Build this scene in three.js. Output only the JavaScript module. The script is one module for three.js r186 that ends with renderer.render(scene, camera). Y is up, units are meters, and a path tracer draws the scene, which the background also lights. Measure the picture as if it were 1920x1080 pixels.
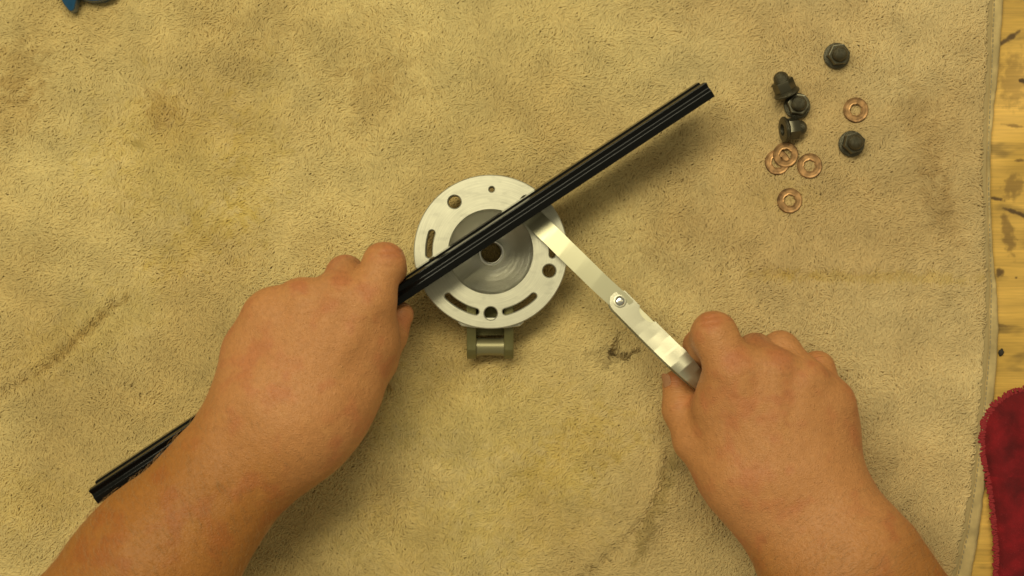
import * as THREE from 'three';
import { ImprovedNoise } from 'three/addons/math/ImprovedNoise.js';
import { mergeGeometries, mergeVertices, toCreasedNormals } from 'three/addons/utils/BufferGeometryUtils.js';
import { RectAreaLightUniformsLib } from 'three/addons/lights/RectAreaLightUniformsLib.js';

// ------------------------------------------------------------------ camera, light, exposure
const scene = new THREE.Scene();
const H = 0.94, FOC = 2637.6;                        // lens height above the bench; focal length in photo pixels
const camera = new THREE.PerspectiveCamera(2 * Math.atan(540 / FOC) * 180 / Math.PI, 16 / 9, 0.05, 12);
camera.position.set(0, H, 0); camera.up.set(0, 0, -1); camera.lookAt(0, 0, 0);
camera.focus = H - 0.02; camera.userData.fStop = 5.6;
const renderer = new THREE.WebGLRenderer({ antialias: true });
renderer.toneMapping = THREE.LinearToneMapping; renderer.toneMappingExposure = 0.97;
renderer.shadowMap.enabled = true;
scene.background = new THREE.Color().setRGB(0.27, 0.25, 0.17);   // the dim, evenly lit workshop round the bench
RectAreaLightUniformsLib.init();
const LAMP = new THREE.Vector3(-0.32, 1.85, -0.74), LAMPW = 1.9, LAMPD = 0.42;
const lampLight = new THREE.RectAreaLight(new THREE.Color().setRGB(1, 0.93, 0.64), 11.5, LAMPW, LAMPD);
lampLight.position.set(LAMP.x, LAMP.y - 0.012, LAMP.z); lampLight.lookAt(0, 0, 0); scene.add(lampLight);

// ------------------------------------------------------------------ helpers
const V = (x, y, z) => new THREE.Vector3(x, y, z);
const P = (u, v, y = 0) => V((u - 960) / FOC * (H - y), y, (v - 540) / FOC * (H - y));   // a photo pixel at a known height
let seed = 7; const rnd = () => { seed = (seed * 1664525 + 1013904223) >>> 0; return seed / 4294967296; };
const NZ = new ImprovedNoise();
const noise = (x, y, z = 0) => NZ.noise(x, y, z);
const fbm = (x, y, z = 0, o = 4) => { let s = 0, a = 0.5; for (let i = 0; i < o; i++) { s += a * NZ.noise(x, y, z + i * 7.3); x *= 2.03; y *= 2.03; z *= 2.03; a *= 0.5; } return s; };
const cl = (x, a = 0, b = 1) => Math.min(b, Math.max(a, x));
const sm = (a, b, x) => { const t = cl((x - a) / (b - a)); return t * t * (3 - 2 * t); };
const rgb = (r, g, b) => new THREE.Color().setRGB(r, g, b);
const std = (c, roughness, metalness = 0, more = {}) => new THREE.MeshStandardMaterial({ color: c, roughness, metalness, ...more });
const phy = (c, roughness, metalness = 0, more = {}) => new THREE.MeshPhysicalMaterial({ color: c, roughness, metalness, ...more });
function mesh(name, g, m, parent = scene) { const o = new THREE.Mesh(g, m); o.name = name; o.castShadow = o.receiveShadow = true; parent.add(o); return o; }
function group(name, label, category, grp) { const o = new THREE.Group(); o.name = name; o.userData = { label, category }; if (grp) o.userData.group = grp; scene.add(o); return o; }
function canvasTex(w, h, draw, srgb, rx = 1, ry = 1) {
  const c = document.createElement('canvas'); c.width = w; c.height = h; draw(c.getContext('2d'), w, h);
  const t = new THREE.CanvasTexture(c); t.wrapS = t.wrapT = THREE.RepeatWrapping; t.repeat.set(rx, ry); if (srgb) t.colorSpace = THREE.SRGBColorSpace; return t;
}
function dataTex(w, h, f, srgb, rx = 1, ry = 1) {       // f(i,j) -> [r,g,b] 0..1
  const d = new Uint8Array(w * h * 4);
  for (let j = 0; j < h; j++) for (let i = 0; i < w; i++) { const c = f(i, j), k = 4 * (j * w + i); for (let q = 0; q < 3; q++) d[k + q] = 255 * cl(c[q]); d[k + 3] = 255; }
  const t = new THREE.DataTexture(d, w, h); t.magFilter = t.minFilter = THREE.LinearFilter; t.wrapS = t.wrapT = THREE.RepeatWrapping; t.repeat.set(rx, ry);
  if (srgb) t.colorSpace = THREE.SRGBColorSpace; t.needsUpdate = true; return t;
}
// a height sheet over an (s,t) grid with a thin closed underside
function sheet(ns, nt, pos, thick) {
  const p = [], uv = [], idx = [], n = (ns + 1) * (nt + 1);
  for (let k = 0; k < 2; k++) for (let j = 0; j <= nt; j++) for (let i = 0; i <= ns; i++) { const q = pos(i / ns, j / nt); p.push(q.x, q.y - k * thick, q.z); uv.push(q.x, q.z); }
  const id = (i, j, k) => k * n + j * (ns + 1) + i;
  const quad = (a, b, c, d) => idx.push(a, b, c, a, c, d);
  for (let j = 0; j < nt; j++) for (let i = 0; i < ns; i++) {
    quad(id(i, j, 0), id(i, j + 1, 0), id(i + 1, j + 1, 0), id(i + 1, j, 0));
    quad(id(i, j, 1), id(i + 1, j, 1), id(i + 1, j + 1, 1), id(i, j + 1, 1));
  }
  for (let i = 0; i < ns; i++) { quad(id(i, 0, 0), id(i + 1, 0, 0), id(i + 1, 0, 1), id(i, 0, 1)); quad(id(i, nt, 0), id(i, nt, 1), id(i + 1, nt, 1), id(i + 1, nt, 0)); }
  for (let j = 0; j < nt; j++) { quad(id(0, j, 0), id(0, j, 1), id(0, j + 1, 1), id(0, j + 1, 0)); quad(id(ns, j, 0), id(ns, j + 1, 0), id(ns, j + 1, 1), id(ns, j, 1)); }
  const g = new THREE.BufferGeometry(); g.setAttribute('position', new THREE.Float32BufferAttribute(p, 3)); g.setAttribute('uv', new THREE.Float32BufferAttribute(uv, 2)); g.setIndex(idx); g.computeVertexNormals(); return g;
}
const lathe = (pts, seg = 64) => new THREE.LatheGeometry(pts.map(([r, y]) => new THREE.Vector2(r, y)), seg);
function interp(tab, v) { for (let i = 1; i < tab.length; i++) if (v <= tab[i][0] || i === tab.length - 1) { const [a, b] = tab[i - 1], [c, d] = tab[i]; return b + (d - b) * (v - a) / (c - a); } }

// ------------------------------------------------------------------ lamp over the bench (outside the frame)
{
  const L = group('shop_lamp', 'long shop lamp with white housing hung above the bench', 'lamp');
  L.position.copy(LAMP); L.lookAt(0, 0, 0);
  mesh('housing', new THREE.BoxGeometry(LAMPW + 0.06, LAMPD + 0.06, 0.05), std(rgb(0.75, 0.75, 0.72), 0.5), L).position.z = -0.04;
  mesh('diffuser', new THREE.BoxGeometry(LAMPW, LAMPD, 0.004), std(rgb(0.8, 0.8, 0.78), 0.6, 0, { emissive: rgb(1, 0.93, 0.68), emissiveIntensity: 1.2 }), L).position.z = -0.012;
}

// ------------------------------------------------------------------ bench
{
  const W = 0.5, D = 0.7, S = 1024;
  const blobs = [[1892, 70, 26, 5, -0.6, 0.75], [1916, 150, 9, 5, 0.3, 0.9], [1868, 372, 14, 4, 0.2, 0.8], [1905, 398, 26, 4, 0.35, 0.75], [1874, 510, 7, 9, 0, 0.7], [1898, 350, 18, 26, 0.2, 0.35], [1890, 440, 12, 40, -0.2, 0.4], [1900, 150, 30, 50, 0, 0.25], [1912, 300, 10, 3, 0, 0.5], [1900, 235, 20, 3, 0.1, 0.4], [1905, 520, 3, 2, 0, 0.7], [1880, 610, 18, 3, 0.1, 0.35]]
    .map(([u, v, a, b, r, k]) => { const q = P(u, v); return [q.x, q.z, a * 0.000356, b * 0.000356, r, k]; });
  const wood = dataTex(S, S, (i, j) => {
    const x = i / S * W, z = j / S * D - D / 2;
    const wz = z + 0.006 * fbm(x * 6, z * 9, 3);
    const grain = 0.5 + 0.5 * Math.sin(wz * 420 + 5 * fbm(x * 3, wz * 30, 1)), fine = fbm(x * 30, z * 900, 5, 3), pat = fbm(x * 14, z * 18, 9, 3), dark = sm(0.12, 0.42, fbm(x * 22, z * 60, 14, 4));
    let k = 0.86 + 0.06 * grain + 0.16 * fine + 0.22 * pat - 0.25 * dark;
    let c = [0.97 * k, 0.775 * k + 0.01 * pat, (0.38 + 0.08 * pat) * k];
    let m = 0;
    for (const [bx, bz, a, b, r, kk] of blobs) {
      const X = x - bx, Z = z - bz, cx = X * Math.cos(r) + Z * Math.sin(r), cz = -X * Math.sin(r) + Z * Math.cos(r), q = Math.hypot(cx / a, cz / b);
      if (q < 3) m = Math.max(m, kk * sm(1.25, 0.5, q + 1.1 * fbm(x * 260, z * 260, 2, 3)));
    }
    const n = kk => kk; for (let q = 0; q < 3; q++) c[q] = c[q] * (1 - m) + [0.25, 0.17, 0.07][q] * m;
    return c;
  }, true, 1 / W, 1 / D);
  wood.offset.set(0, 0.5);
  const g = new THREE.BoxGeometry(1.3, 0.03, 0.9, 1, 1, 1), p = g.attributes.position, uv = g.attributes.uv;
  for (let i = 0; i < p.count; i++) uv.setXY(i, p.getX(i), p.getZ(i));
  const b = mesh('workbench_top', g, std(rgb(1, 1, 1), 0.55, 0, { map: wood }));
  b.position.y = -0.015; b.userData = { kind: 'structure', label: 'worn yellow plywood bench top beyond the towel hem', category: 'workbench' };
}

// ------------------------------------------------------------------ towel
const OUT = [[-200, 1893], [0, 1882], [120, 1874], [270, 1858], [360, 1857], [470, 1862], [560, 1871], [620, 1873], [700, 1868], [770, 1861], [900, 1848], [1000, 1836], [1080, 1822], [1250, 1800]];
const SEAM = [[-200, 1872], [0, 1861], [150, 1856], [300, 1849], [420, 1852], [540, 1856], [640, 1854], [760, 1843], [900, 1827], [1000, 1811], [1080, 1793], [1250, 1765]];
const pxv = z => 540 + z * FOC / H;
const creases = [[[-40, 765], [90, 690], [215, 575], 11, -0.0022], [[1250, 850], [1215, 960], [1090, 1085], 10, -0.0026], [[1430, 515], [1600, 522], [1850, 512], 12, -0.0012], [[715, 120], [700, 330], [690, 420], 16, 0.0018], [[1180, 380], [1200, 520], [1160, 620], 18, 0.0016], [[1700, 170], [1770, 350], [1790, 560], 16, -0.0012]]
  .map(([a, b, c, w, h]) => ({ q: new THREE.QuadraticBezierCurve3(P(...a), P(2 * b[0] - (a[0] + c[0]) / 2, 2 * b[1] - (a[1] + c[1]) / 2), P(...c)).getPoints(14), w: w * 0.000356, h }));
function towelY(x, z) {
  let y = 0.0042 + 0.0038 * fbm(x * 9 + 3, z * 9, 0.5, 3) + 0.0012 * fbm(x * 28, z * 28, 4, 2);
  for (const c of creases) { let d = 1; for (const p of c.q) d = Math.min(d, (p.x - x) ** 2 + (p.z - z) ** 2); d = Math.sqrt(d); if (d < 4 * c.w) y += c.h * Math.exp(-((d / c.w) ** 2)) + Math.abs(c.h) * 0.5 * Math.exp(-(((d - 2 * c.w) / c.w) ** 2)); }
  return Math.max(0.0016, y);
}
const PILE = 0.0026;                                  // loop height above the ground weave
const restY = (x, z) => towelY(x, z) + PILE * 0.75;
// stained, streaked and shade-painted patches in the cloth: [u, v, ru, rv, turn, strength, kind]  kind 0 brown, 1 olive yellow, 2 dark oil
const stainsAndShade = [[300, 205, 30, 42, 0, 0.5, 0], [255, 270, 22, 9, 0.2, 0.5, 3], [40, 130, 50, 60, 0.3, 0.45, 0], [20, 200, 50, 60, 0, 0.3, 0], [1147, 658, 7, 24, 0.3, 0.75, 2], [1178, 666, 24, 5, -0.5, 0.7, 2], [1140, 672, 34, 26, 0.3, 0.3, 2], [1152, 664, 20, 5, 0.2, 0.5, 2], [1120, 725, 12, 8, 0, 0.35, 1],
  [1640, 520, 220, 12, 0.02, 0.5, 1], [1460, 515, 60, 14, 0.05, 0.5, 1], [330, 300, 150, 120, 0.4, 0.4, 1], [170, 620, 150, 60, -0.5, 0.3, 1], [1240, 390, 70, 120, 0.2, 0.22, 0], [700, 180, 60, 60, 0, 0.25, 0],  // tall faint brown patch paints the straight edge's shade into the cloth
  [900, 780, 240, 90, 0.1, 0.3, 1], [1080, 860, 120, 60, -0.5, 0.4, 1], [620, 70, 200, 80, 0.2, 0.25, 0], [730, 730, 7, 7, 0, 0.8, 0], [1730, 250, 30, 120, -0.3, 0.3, 0], [1770, 390, 34, 80, -0.3, 0.3, 0], [1470, 370, 60, 30, 0, 0.2, 1], [980, 940, 160, 100, 0, 0.25, 1], [480, 300, 50, 160, 0.1, 0.3, 1], [380, 440, 110, 40, -0.5, 0.4, 1], [60, 940, 80, 60, 0, 0.25, 1], [1230, 950, 14, 120, 0.35, 0.5, 3], [150, 630, 120, 12, -0.75, 0.5, 0], [800, 1010, 180, 70, 0, 0.25, 1]]  // narrow dark streaks follow two of the creases
  .map(([u, v, a, b, r, k, t]) => { const q = P(u, v, 0.006); return [q.x, q.z, a * 0.000354, b * 0.000354, r, k, t]; });
const STAINSHADEC = [[0.66, 0.56, 0.42], [0.9, 0.86, 0.55], [0.22, 0.17, 0.1], [0.5, 0.47, 0.3]];
function towelColor(x, z) {
  const a = fbm(x * 7, z * 7, 21, 3), b = fbm(x * 16 + 5, z * 16, 33, 4), c = fbm(x * 45, z * 45, 41, 3);
  const w = sm(-0.35, 0.35, a + 0.5 * b), side = sm(-0.02, 0.25, x + 0.12 * a);     // olive tint to the left, pinker beige to the right
  let col = [0.665, 0.520 - 0.014 * side, 0.226 + 0.024 * side];
  const t = 1 + 0.26 * b + 0.26 * c; col = col.map((q, i) => q * t * (1 - [0.21, 0.26, 0.32][i] * w));
  for (const [sx, sz, ra, rb, r, k, kind] of stainsAndShade) {
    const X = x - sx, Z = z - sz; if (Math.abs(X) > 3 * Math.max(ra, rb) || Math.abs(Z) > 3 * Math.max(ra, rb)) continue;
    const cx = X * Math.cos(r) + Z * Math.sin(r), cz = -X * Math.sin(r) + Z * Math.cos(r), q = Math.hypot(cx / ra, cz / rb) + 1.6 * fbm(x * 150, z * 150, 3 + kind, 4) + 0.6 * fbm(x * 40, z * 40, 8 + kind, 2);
    const m = 1.05 * k * sm(1.3, 0.45, q) * (0.75 + 0.5 * rnd()); for (let i = 0; i < 3; i++) col[i] *= 1 - cl(m) * (1 - STAINSHADEC[kind][i]);
  }
  return col;
}
{
  const T = group('terry_towel', 'tan terry cloth towel with brown staining spread under the parts', 'towel');
  const x0 = -0.42, z0 = -0.27, z1 = 0.27;
  const seamX = z => P(interp(SEAM, pxv(z)), 0, 0.004).x, outX = z => P(interp(OUT, pxv(z)), 0, 0.003).x;
  mesh('ground_weave', sheet(220, 140, (s, t) => { const z = z0 + (z1 - z0) * t, xe = seamX(z), x = x0 + (xe - x0) * s; return V(x, towelY(x, z) - 0.0002, z); }, 0.0012), std(rgb(0.44, 0.33, 0.155), 1), T);
  // woven hem
  const weave = dataTex(128, 128, (i, j) => { const q = 0.5 + 0.5 * Math.sin(i / 128 * Math.PI * 32) * Math.sin(j / 128 * Math.PI * 32); return [q, q, q]; }, false, 60, 60);
  const hemMap = dataTex(256, 256, (i, j) => { const k = 0.88 + 0.3 * fbm(i / 30, j / 30, 2, 4); return [0.90 * k, 0.79 * k, 0.55 * k]; }, true, 8, 8);
  const hem = mesh('hem', sheet(12, 200, (s, t) => { const z = z0 + (z1 - z0) * t, a = seamX(z), b = outX(z) + 0.0006 * noise(z * 160, 3), x = a + (b - a) * s; const e = Math.min(s, 1 - s) * 2; return V(x, Math.max(0.0012, (towelY(a, z) * 0.6 + 0.0012) * (1 - 0.4 * s ** 4) + 0.0011 * Math.pow(cl(e * 2.2), 0.5) + 0.0007 * noise(z * 70, s * 2, 8)), z); }, 0.0009), std(rgb(1, 1, 1), 0.95, 0, { map: hemMap, bumpMap: weave, bumpScale: 0.0003 }), T);
  const st = [];
  for (let z = z0; z < z1; z += 0.0034) { const x = seamX(z) + 0.0009 + 0.0003 * noise(z * 90, 1), y = Math.max(0.0012, towelY(x, z) * 0.6 + 0.0012) + 0.0006, g = new THREE.CapsuleGeometry(0.00042, 0.0016, 2, 6); g.rotateX(Math.PI / 2); g.rotateY(0.25 * (rnd() - 0.5)); g.translate(x, y + 0.0004, z); st.push(g); }
  const sti = mesh('seam_stitching', mergeGeometries(st), std(rgb(0.36, 0.29, 0.17), 1), hem); sti.userData.kind = 'stuff';
  // terry loops
  const mat = std(rgb(1, 1, 1), 1);
  const shapes = [[[-2.2, 0.2, 0.2], [-1.5, 1.7, 0.75], [-0.4, 2.3, -0.35], [0.8, 2.2, 0.55], [2.0, 0.8, -0.3]], [[-2, 0, 0], [-1.3, 1.8, -0.7], [0.1, 2.4, 0.25], [1.2, 2.2, 0.9], [2.2, 1.1, 0.1]], [[-1.5, 0.2, 0.3], [-1.0, 2.0, 0.8], [0.2, 2.5, 0], [1.0, 2.0, -0.9], [1.6, 0.5, -0.4]]];
  const per = 138000, m4 = new THREE.Matrix4(), q = new THREE.Quaternion(), e = new THREE.Euler(), cc = new THREE.Color();
  shapes.forEach((pts, k) => {
    const g = new THREE.TubeGeometry(new THREE.CatmullRomCurve3(pts.map(([x, y, z]) => V(x, y, z).multiplyScalar(0.001))), 7, 0.00053, 5, false);
    const im = new THREE.InstancedMesh(g, mat, per); im.name = 'terry_loops'; im.userData.kind = 'stuff'; im.castShadow = im.receiveShadow = true;
    for (let i = 0; i < per; i++) {
      const id = 3 * i + k, z = z0 + (z1 - z0) * ((id * 0.7548776662 + 0.0021 * rnd()) % 1), x = x0 + (seamX(z) - 0.0042 - x0) * ((id * 0.5698402910 + 0.0021 * rnd()) % 1);
      const th = 3.4 * fbm(x * 7.5, z * 7.5, 60, 2) + 0.9 + 1.9 * noise(x * 70, z * 70, 12) + 0.8 * (rnd() - 0.5), lie = 0.55 + 0.4 * sm(-0.2, 0.3, fbm(x * 22, z * 22, 70, 2));
      e.set((rnd() - 0.5) * 1.1, th, (rnd() - 0.5) * 0.5, 'YXZ'); q.setFromEuler(e);
      const s = 0.72 + 0.4 * rnd();
      m4.compose(V(x, towelY(x, z) - 0.0004, z), q, V(s * 1.2, s * lie, s)); im.setMatrixAt(i, m4);
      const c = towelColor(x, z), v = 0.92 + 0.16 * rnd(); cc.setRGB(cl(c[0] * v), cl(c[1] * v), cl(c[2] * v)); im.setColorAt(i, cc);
    }
    T.add(im);
  });
}

// ------------------------------------------------------------------ cylinder head, deck side up
const DECK = 0.0365, HB = 0.0062, K = (H - DECK) / FOC;      // deck height, underside height, metres a pixel on the deck
const scratch = (n, arcs, size, lo = 0.5) => canvasTex(1024, 1024, (c, w) => {
  c.fillStyle = '#808080'; c.fillRect(0, 0, w, w);
  for (let i = 0; i < n; i++) { c.strokeStyle = `rgba(${rnd() < 0.5 ? '255,255,255' : '0,0,0'},${0.05 + 0.22 * rnd()})`; c.lineWidth = 0.7 + 1.6 * rnd() * rnd(); c.beginPath(); const x = rnd() * w, y = rnd() * w, r = arcs * (0.4 + rnd()), a = rnd() * 6.28; if (arcs) c.arc(x + r * Math.cos(a), y + r * Math.sin(a), r, a + Math.PI - 0.4 * rnd(), a + Math.PI + 0.5 * rnd()); else { c.moveTo(x, y); c.lineTo(x + (rnd() - 0.5) * 60, y + (rnd() - 0.5) * 360); } c.stroke(); }
}, false, 1 / size, 1 / size);
{
  const head = group('cylinder_head', 'round bare aluminium engine cylinder head with slots and bolt holes, machined face up', 'cylinder head');
  const c0 = P(920, 472, DECK); head.position.set(c0.x, HB, c0.z);
  const top = DECK - HB, R = 144.5 * K;
  const bolts = [90, 18, -54, -126, 162].map(a => [Math.cos(a * Math.PI / 180) * 115.5 * K, -Math.sin(a * Math.PI / 180) * 115.5 * K]);
  const circle = (x, y, r) => new THREE.Path().absarc(x, y, r, 0, Math.PI * 2, true);
  const slot = (a0, a1, r, w) => {                            // arc slot with round ends; angles in photo degrees (clockwise)
    const p = new THREE.Path(), A = -a1 * Math.PI / 180, B = -a0 * Math.PI / 180, e = w / 2, at = (a, q) => [Math.cos(a) * q, Math.sin(a) * q];
    p.absarc(0, 0, r + e, A, B, false); p.absarc(...at(B, r), e, B, B + Math.PI, false); p.absarc(0, 0, r - e, B, A, true); p.absarc(...at(A, r), e, A + Math.PI, A + 2 * Math.PI, false); return p;
  };
  const face = new THREE.Shape().absarc(0, 0, R, 0, Math.PI * 2, false);
  bolts.forEach(([x, y]) => face.holes.push(circle(x, y, 12.2 * K)));
  face.holes.push(circle(1.9 * K, 117 * K, 5 * K), circle(0, 0, 78.5 * K));
  for (const [a, b] of [[177.2, 197.5], [-17.5, 2.8], [104, 134], [46, 76]]) face.holes.push(slot(a, b, 115.8 * K, 11.6 * K));
  const bev = 0.0006, deckG = new THREE.ExtrudeGeometry(face, { depth: 0.013, bevelEnabled: true, bevelThickness: 0.0005, bevelSize: bev, bevelOffset: -bev, bevelSegments: 1, curveSegments: 72 });
  deckG.rotateX(-Math.PI / 2); deckG.translate(0, top - 0.0135, 0);
  // holes are bevelled outwards by the same call, so the bolt bores get their lead-in
  const alu = std(rgb(0.70, 0.68, 0.58), 0.5, 0.85, { bumpMap: scratch(1400, 700, 0.06), bumpScale: 0.00005,
    map: (() => { const t = dataTex(768, 768, (i, j) => { const x = (i - 384) / 384, y = (j - 384) / 384, q = Math.hypot(x, y), k = 0.95 + 0.06 * noise(q * 110, 2 * Math.atan2(y, x), 3) + 0.05 * fbm(x * 7, y * 7, 4, 4) - 0.05 * sm(0.1, 0.35, fbm(x * 5 + 3, y * 11, 9, 4)); return [0.97 * k, 0.965 * k, 0.93 * k]; }, true, 1 / 0.11, 1 / 0.11); t.offset.set(0.5, 0.5); return t; })() });
  mesh('deck_face', toCreasedNormals(deckG, 0.3), alu, head);
  // combustion bowl with turning marks
  const ring = canvasTex(64, 1024, (c, w, h) => { for (let j = 0; j < h; j++) { const v = 110 + 60 * rnd() + 30 * Math.sin(j * 0.15); c.fillStyle = `rgb(${v | 0},${v | 0},${v | 0})`; c.fillRect(0, j, w, 1); } }, false);
  const bowl = [[79 * K, -0.0002], [78 * K, -0.0006], [77 * K, -0.0016]];
  for (let i = 0; i <= 26; i++) { const t = i / 26; bowl.push([(76.5 - (76.5 - 27) * t) * K, -0.0018 - 0.0145 * Math.sin(t * 1.45)]); }
  bowl.push([25.4 * K, -0.0163]);
  const rim = [[25.6 * K, -0.0166], [25.4 * K, -0.0152], [24.9 * K, -0.0142], [24.2 * K, -0.0139], [22 * K, -0.0138], [20 * K, -0.0140], [19 * K, -0.0149], [18.6 * K, -0.0168]];
  for (let y = -0.0172; y > -0.029; y -= 0.0006) rim.push([(18.6 + (Math.round(y / 0.0006) % 2 ? 1.3 : 0)) * K, y]);
  const rg = lathe(rim, 96); rg.translate(0, top, 0); mesh('plug_rim', rg, std(rgb(0.85, 0.83, 0.76), 0.3, 0.9), head);
  const bg = lathe(bowl, 128); bg.translate(0, top, 0);
  mesh('combustion_bowl', bg, phy(rgb(0.68, 0.66, 0.56), 0.32, 0.95, { bumpMap: ring, bumpScale: 0.00025, anisotropy: 0.55 }), head);
  // casting behind the deck
  const olive = std(rgb(0.155, 0.14, 0.05), 0.38, 0.25, { bumpMap: dataTex(256, 256, (i, j) => { const q = 0.5 + 0.8 * fbm(i / 4, j / 4, 2, 3); return [q, q, q]; }, false, 25, 25), bumpScale: 0.00025 });
  const lower = new THREE.Shape().absarc(0, 0, R * 0.67, 0, Math.PI * 2, false);
  lower.holes.push(circle(0, 0, 66 * K));
  const lg = new THREE.ExtrudeGeometry(lower, { depth: top - 0.0155, bevelEnabled: true, bevelThickness: 0.001, bevelSize: 0.001, bevelOffset: -0.001, bevelSegments: 2, curveSegments: 48 });
  lg.rotateX(-Math.PI / 2); lg.translate(0, 0.001, 0);
  mesh('casting', toCreasedNormals(lg, 0.6), olive, head);
  const fl = lathe([[20.5 * K, 0.001], [66 * K, 0.001], [66 * K, 0.004], [30 * K, 0.006], [24 * K, 0.012], [20.5 * K, 0.012]], 48); mesh('plug_boss', toCreasedNormals(fl, 0.5), olive, head);
  // mounting lug: two ears with a bushing between them
  const k2 = (H - 0.026) / FOC, zz = v => (v - 540) * k2 - c0.z, xx = u => (u - 960) * k2 - c0.x;
  const ear = (u0, u1) => {
    const zr = 0.0085, zc = zz(672) - zr, yc = 0.026 - HB - zr, s = new THREE.Shape();
    s.moveTo(zz(545), yc - zr); s.lineTo(zc, yc - zr); s.absarc(zc, yc, zr, -Math.PI / 2, Math.PI / 2, false); s.lineTo(zz(625), yc + zr + 0.0006); s.quadraticCurveTo(zz(614), yc + zr + 0.0035, zz(606), yc + zr + 0.004); s.lineTo(zz(545), yc + zr + 0.004);
    const w = (u1 - u0) * k2, g = new THREE.ExtrudeGeometry(s, { depth: w - 0.0014, bevelEnabled: true, bevelThickness: 0.0007, bevelSize: 0.0007, bevelSegments: 2, curveSegments: 16 });
    g.rotateY(-Math.PI / 2); g.translate(xx(u1) - 0.0007, 0, 0); return toCreasedNormals(g, 0.7);      // shape x -> z, extrude -> -x
  };
  mesh('mounting_ear', ear(875, 893), olive, head); mesh('mounting_ear', ear(945, 963), olive, head);
  const br = 0.0062, bush = lathe([[0.003, -0.5], [br, -0.5], [br * 1.02, -0.47], [br * 0.93, -0.36], [br * 0.9, 0], [br * 0.93, 0.36], [br * 1.02, 0.47], [br, 0.5], [0.003, 0.5]], 40); const bw = (946 - 892) * k2; bush.scale(1, bw, 1); bush.rotateZ(Math.PI / 2);
  const bu = mesh('bushing', toCreasedNormals(bush, 0.7), std(rgb(0.25, 0.225, 0.115), 0.4, 0.5, { bumpMap: scratch(700, 0, 0.03), bumpScale: 0.00005 }), head); bu.position.set((xx(892) + xx(946)) / 2, 0.026 - HB - 0.0078, zz(651));
  const web = new THREE.BoxGeometry(bw + 0.002, 0.011, 0.03); mesh('lug_web', web, olive, head).position.set((xx(892) + xx(946)) / 2, 0.0105, zz(629) - 0.015);
  const sh = new THREE.Shape(); [[-58, 126], [-59, 133], [-54, 137.5], [-30, 141], [30, 141], [54, 137.5], [60, 132], [59, 126]].forEach(([x, y], i) => i ? sh.lineTo(x * K, -y * K) : sh.moveTo(x * K, -y * K));
  const sg = new THREE.ExtrudeGeometry(sh, { depth: 0.011, bevelEnabled: true, bevelThickness: 0.0008, bevelSize: 0.0008, bevelSegments: 2 }); sg.rotateX(-Math.PI / 2); sg.translate(0, top - 0.0145, 0);
  mesh('deck_shoulder', sg, alu, head);
}

// ------------------------------------------------------------------ straight edge
const BARTOP = DECK + 0.0283, BARH = 0.028, BARTILT = 9.6 * Math.PI / 180;
{
  const bar = group('straight_edge', 'long glossy black anodised straight edge lying across the cylinder head', 'straight edge');
  const A = P(174.5, 933.2, BARTOP), B = P(1332.5, 167.3, BARTOP), L = A.distanceTo(B), w = 0.0052, h = BARH;
  const s = new THREE.Shape();          // I section: x across, y up, origin at the top middle
  const pts = [[-w, -0.0004], [-w + 0.00006, -0.0002], [-w + 0.0002, -0.00006], [-w + 0.0004, 0], ...Array.from({ length: 25 }, (_, i) => { const q = -1 + i / 12; return [0.0017 + q * 0.0028, -0.00075 * (1 + Math.cos(Math.PI * q))]; }), [w - 0.0004, 0], [w - 0.0002, -0.00006], [w - 0.00006, -0.0002], [w, -0.0004], [w, -0.0075], [w - 0.0008, -0.0085], [0.0026, -0.0095], [0.0026, -h + 0.0095], [w - 0.0008, -h + 0.0085], [w, -h + 0.0075], [w, -h + 0.0006], [w - 0.0006, -h], [-w + 0.0006, -h], [-w, -h + 0.0006], [-w, -h + 0.0075], [-w + 0.0008, -h + 0.0085], [-0.0026, -h + 0.0095], [-0.0026, -0.0095], [-w + 0.0008, -0.0085], [-w, -0.0075]];
  pts.forEach(([x, y], i) => i ? s.lineTo(x, y) : s.moveTo(x, y)); s.closePath();
  const g = new THREE.ExtrudeGeometry(s, { depth: L - 0.0006, steps: 1, bevelEnabled: true, bevelThickness: 0.0003, bevelSize: 0.0003, bevelOffset: -0.0003, bevelSegments: 1 });
  g.translate(0, 0, -L / 2 + 0.0003);
  const black = phy(rgb(0.006, 0.006, 0.0055), 0.14, 0, { specularIntensity: 0.3 });
  mesh('blade', toCreasedNormals(g, 0.5), black, bar);
  const d = B.clone().sub(A).normalize(), n = V(-d.z, 0, d.x), up = V(0, 1, 0).multiplyScalar(Math.cos(BARTILT)).addScaledVector(n, Math.sin(BARTILT)).normalize(), x = up.clone().cross(d).normalize();
  bar.matrixAutoUpdate = true; const m = new THREE.Matrix4().makeBasis(x, up, d); bar.quaternion.setFromRotationMatrix(m); bar.position.copy(A.add(B).multiplyScalar(0.5));
}

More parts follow.
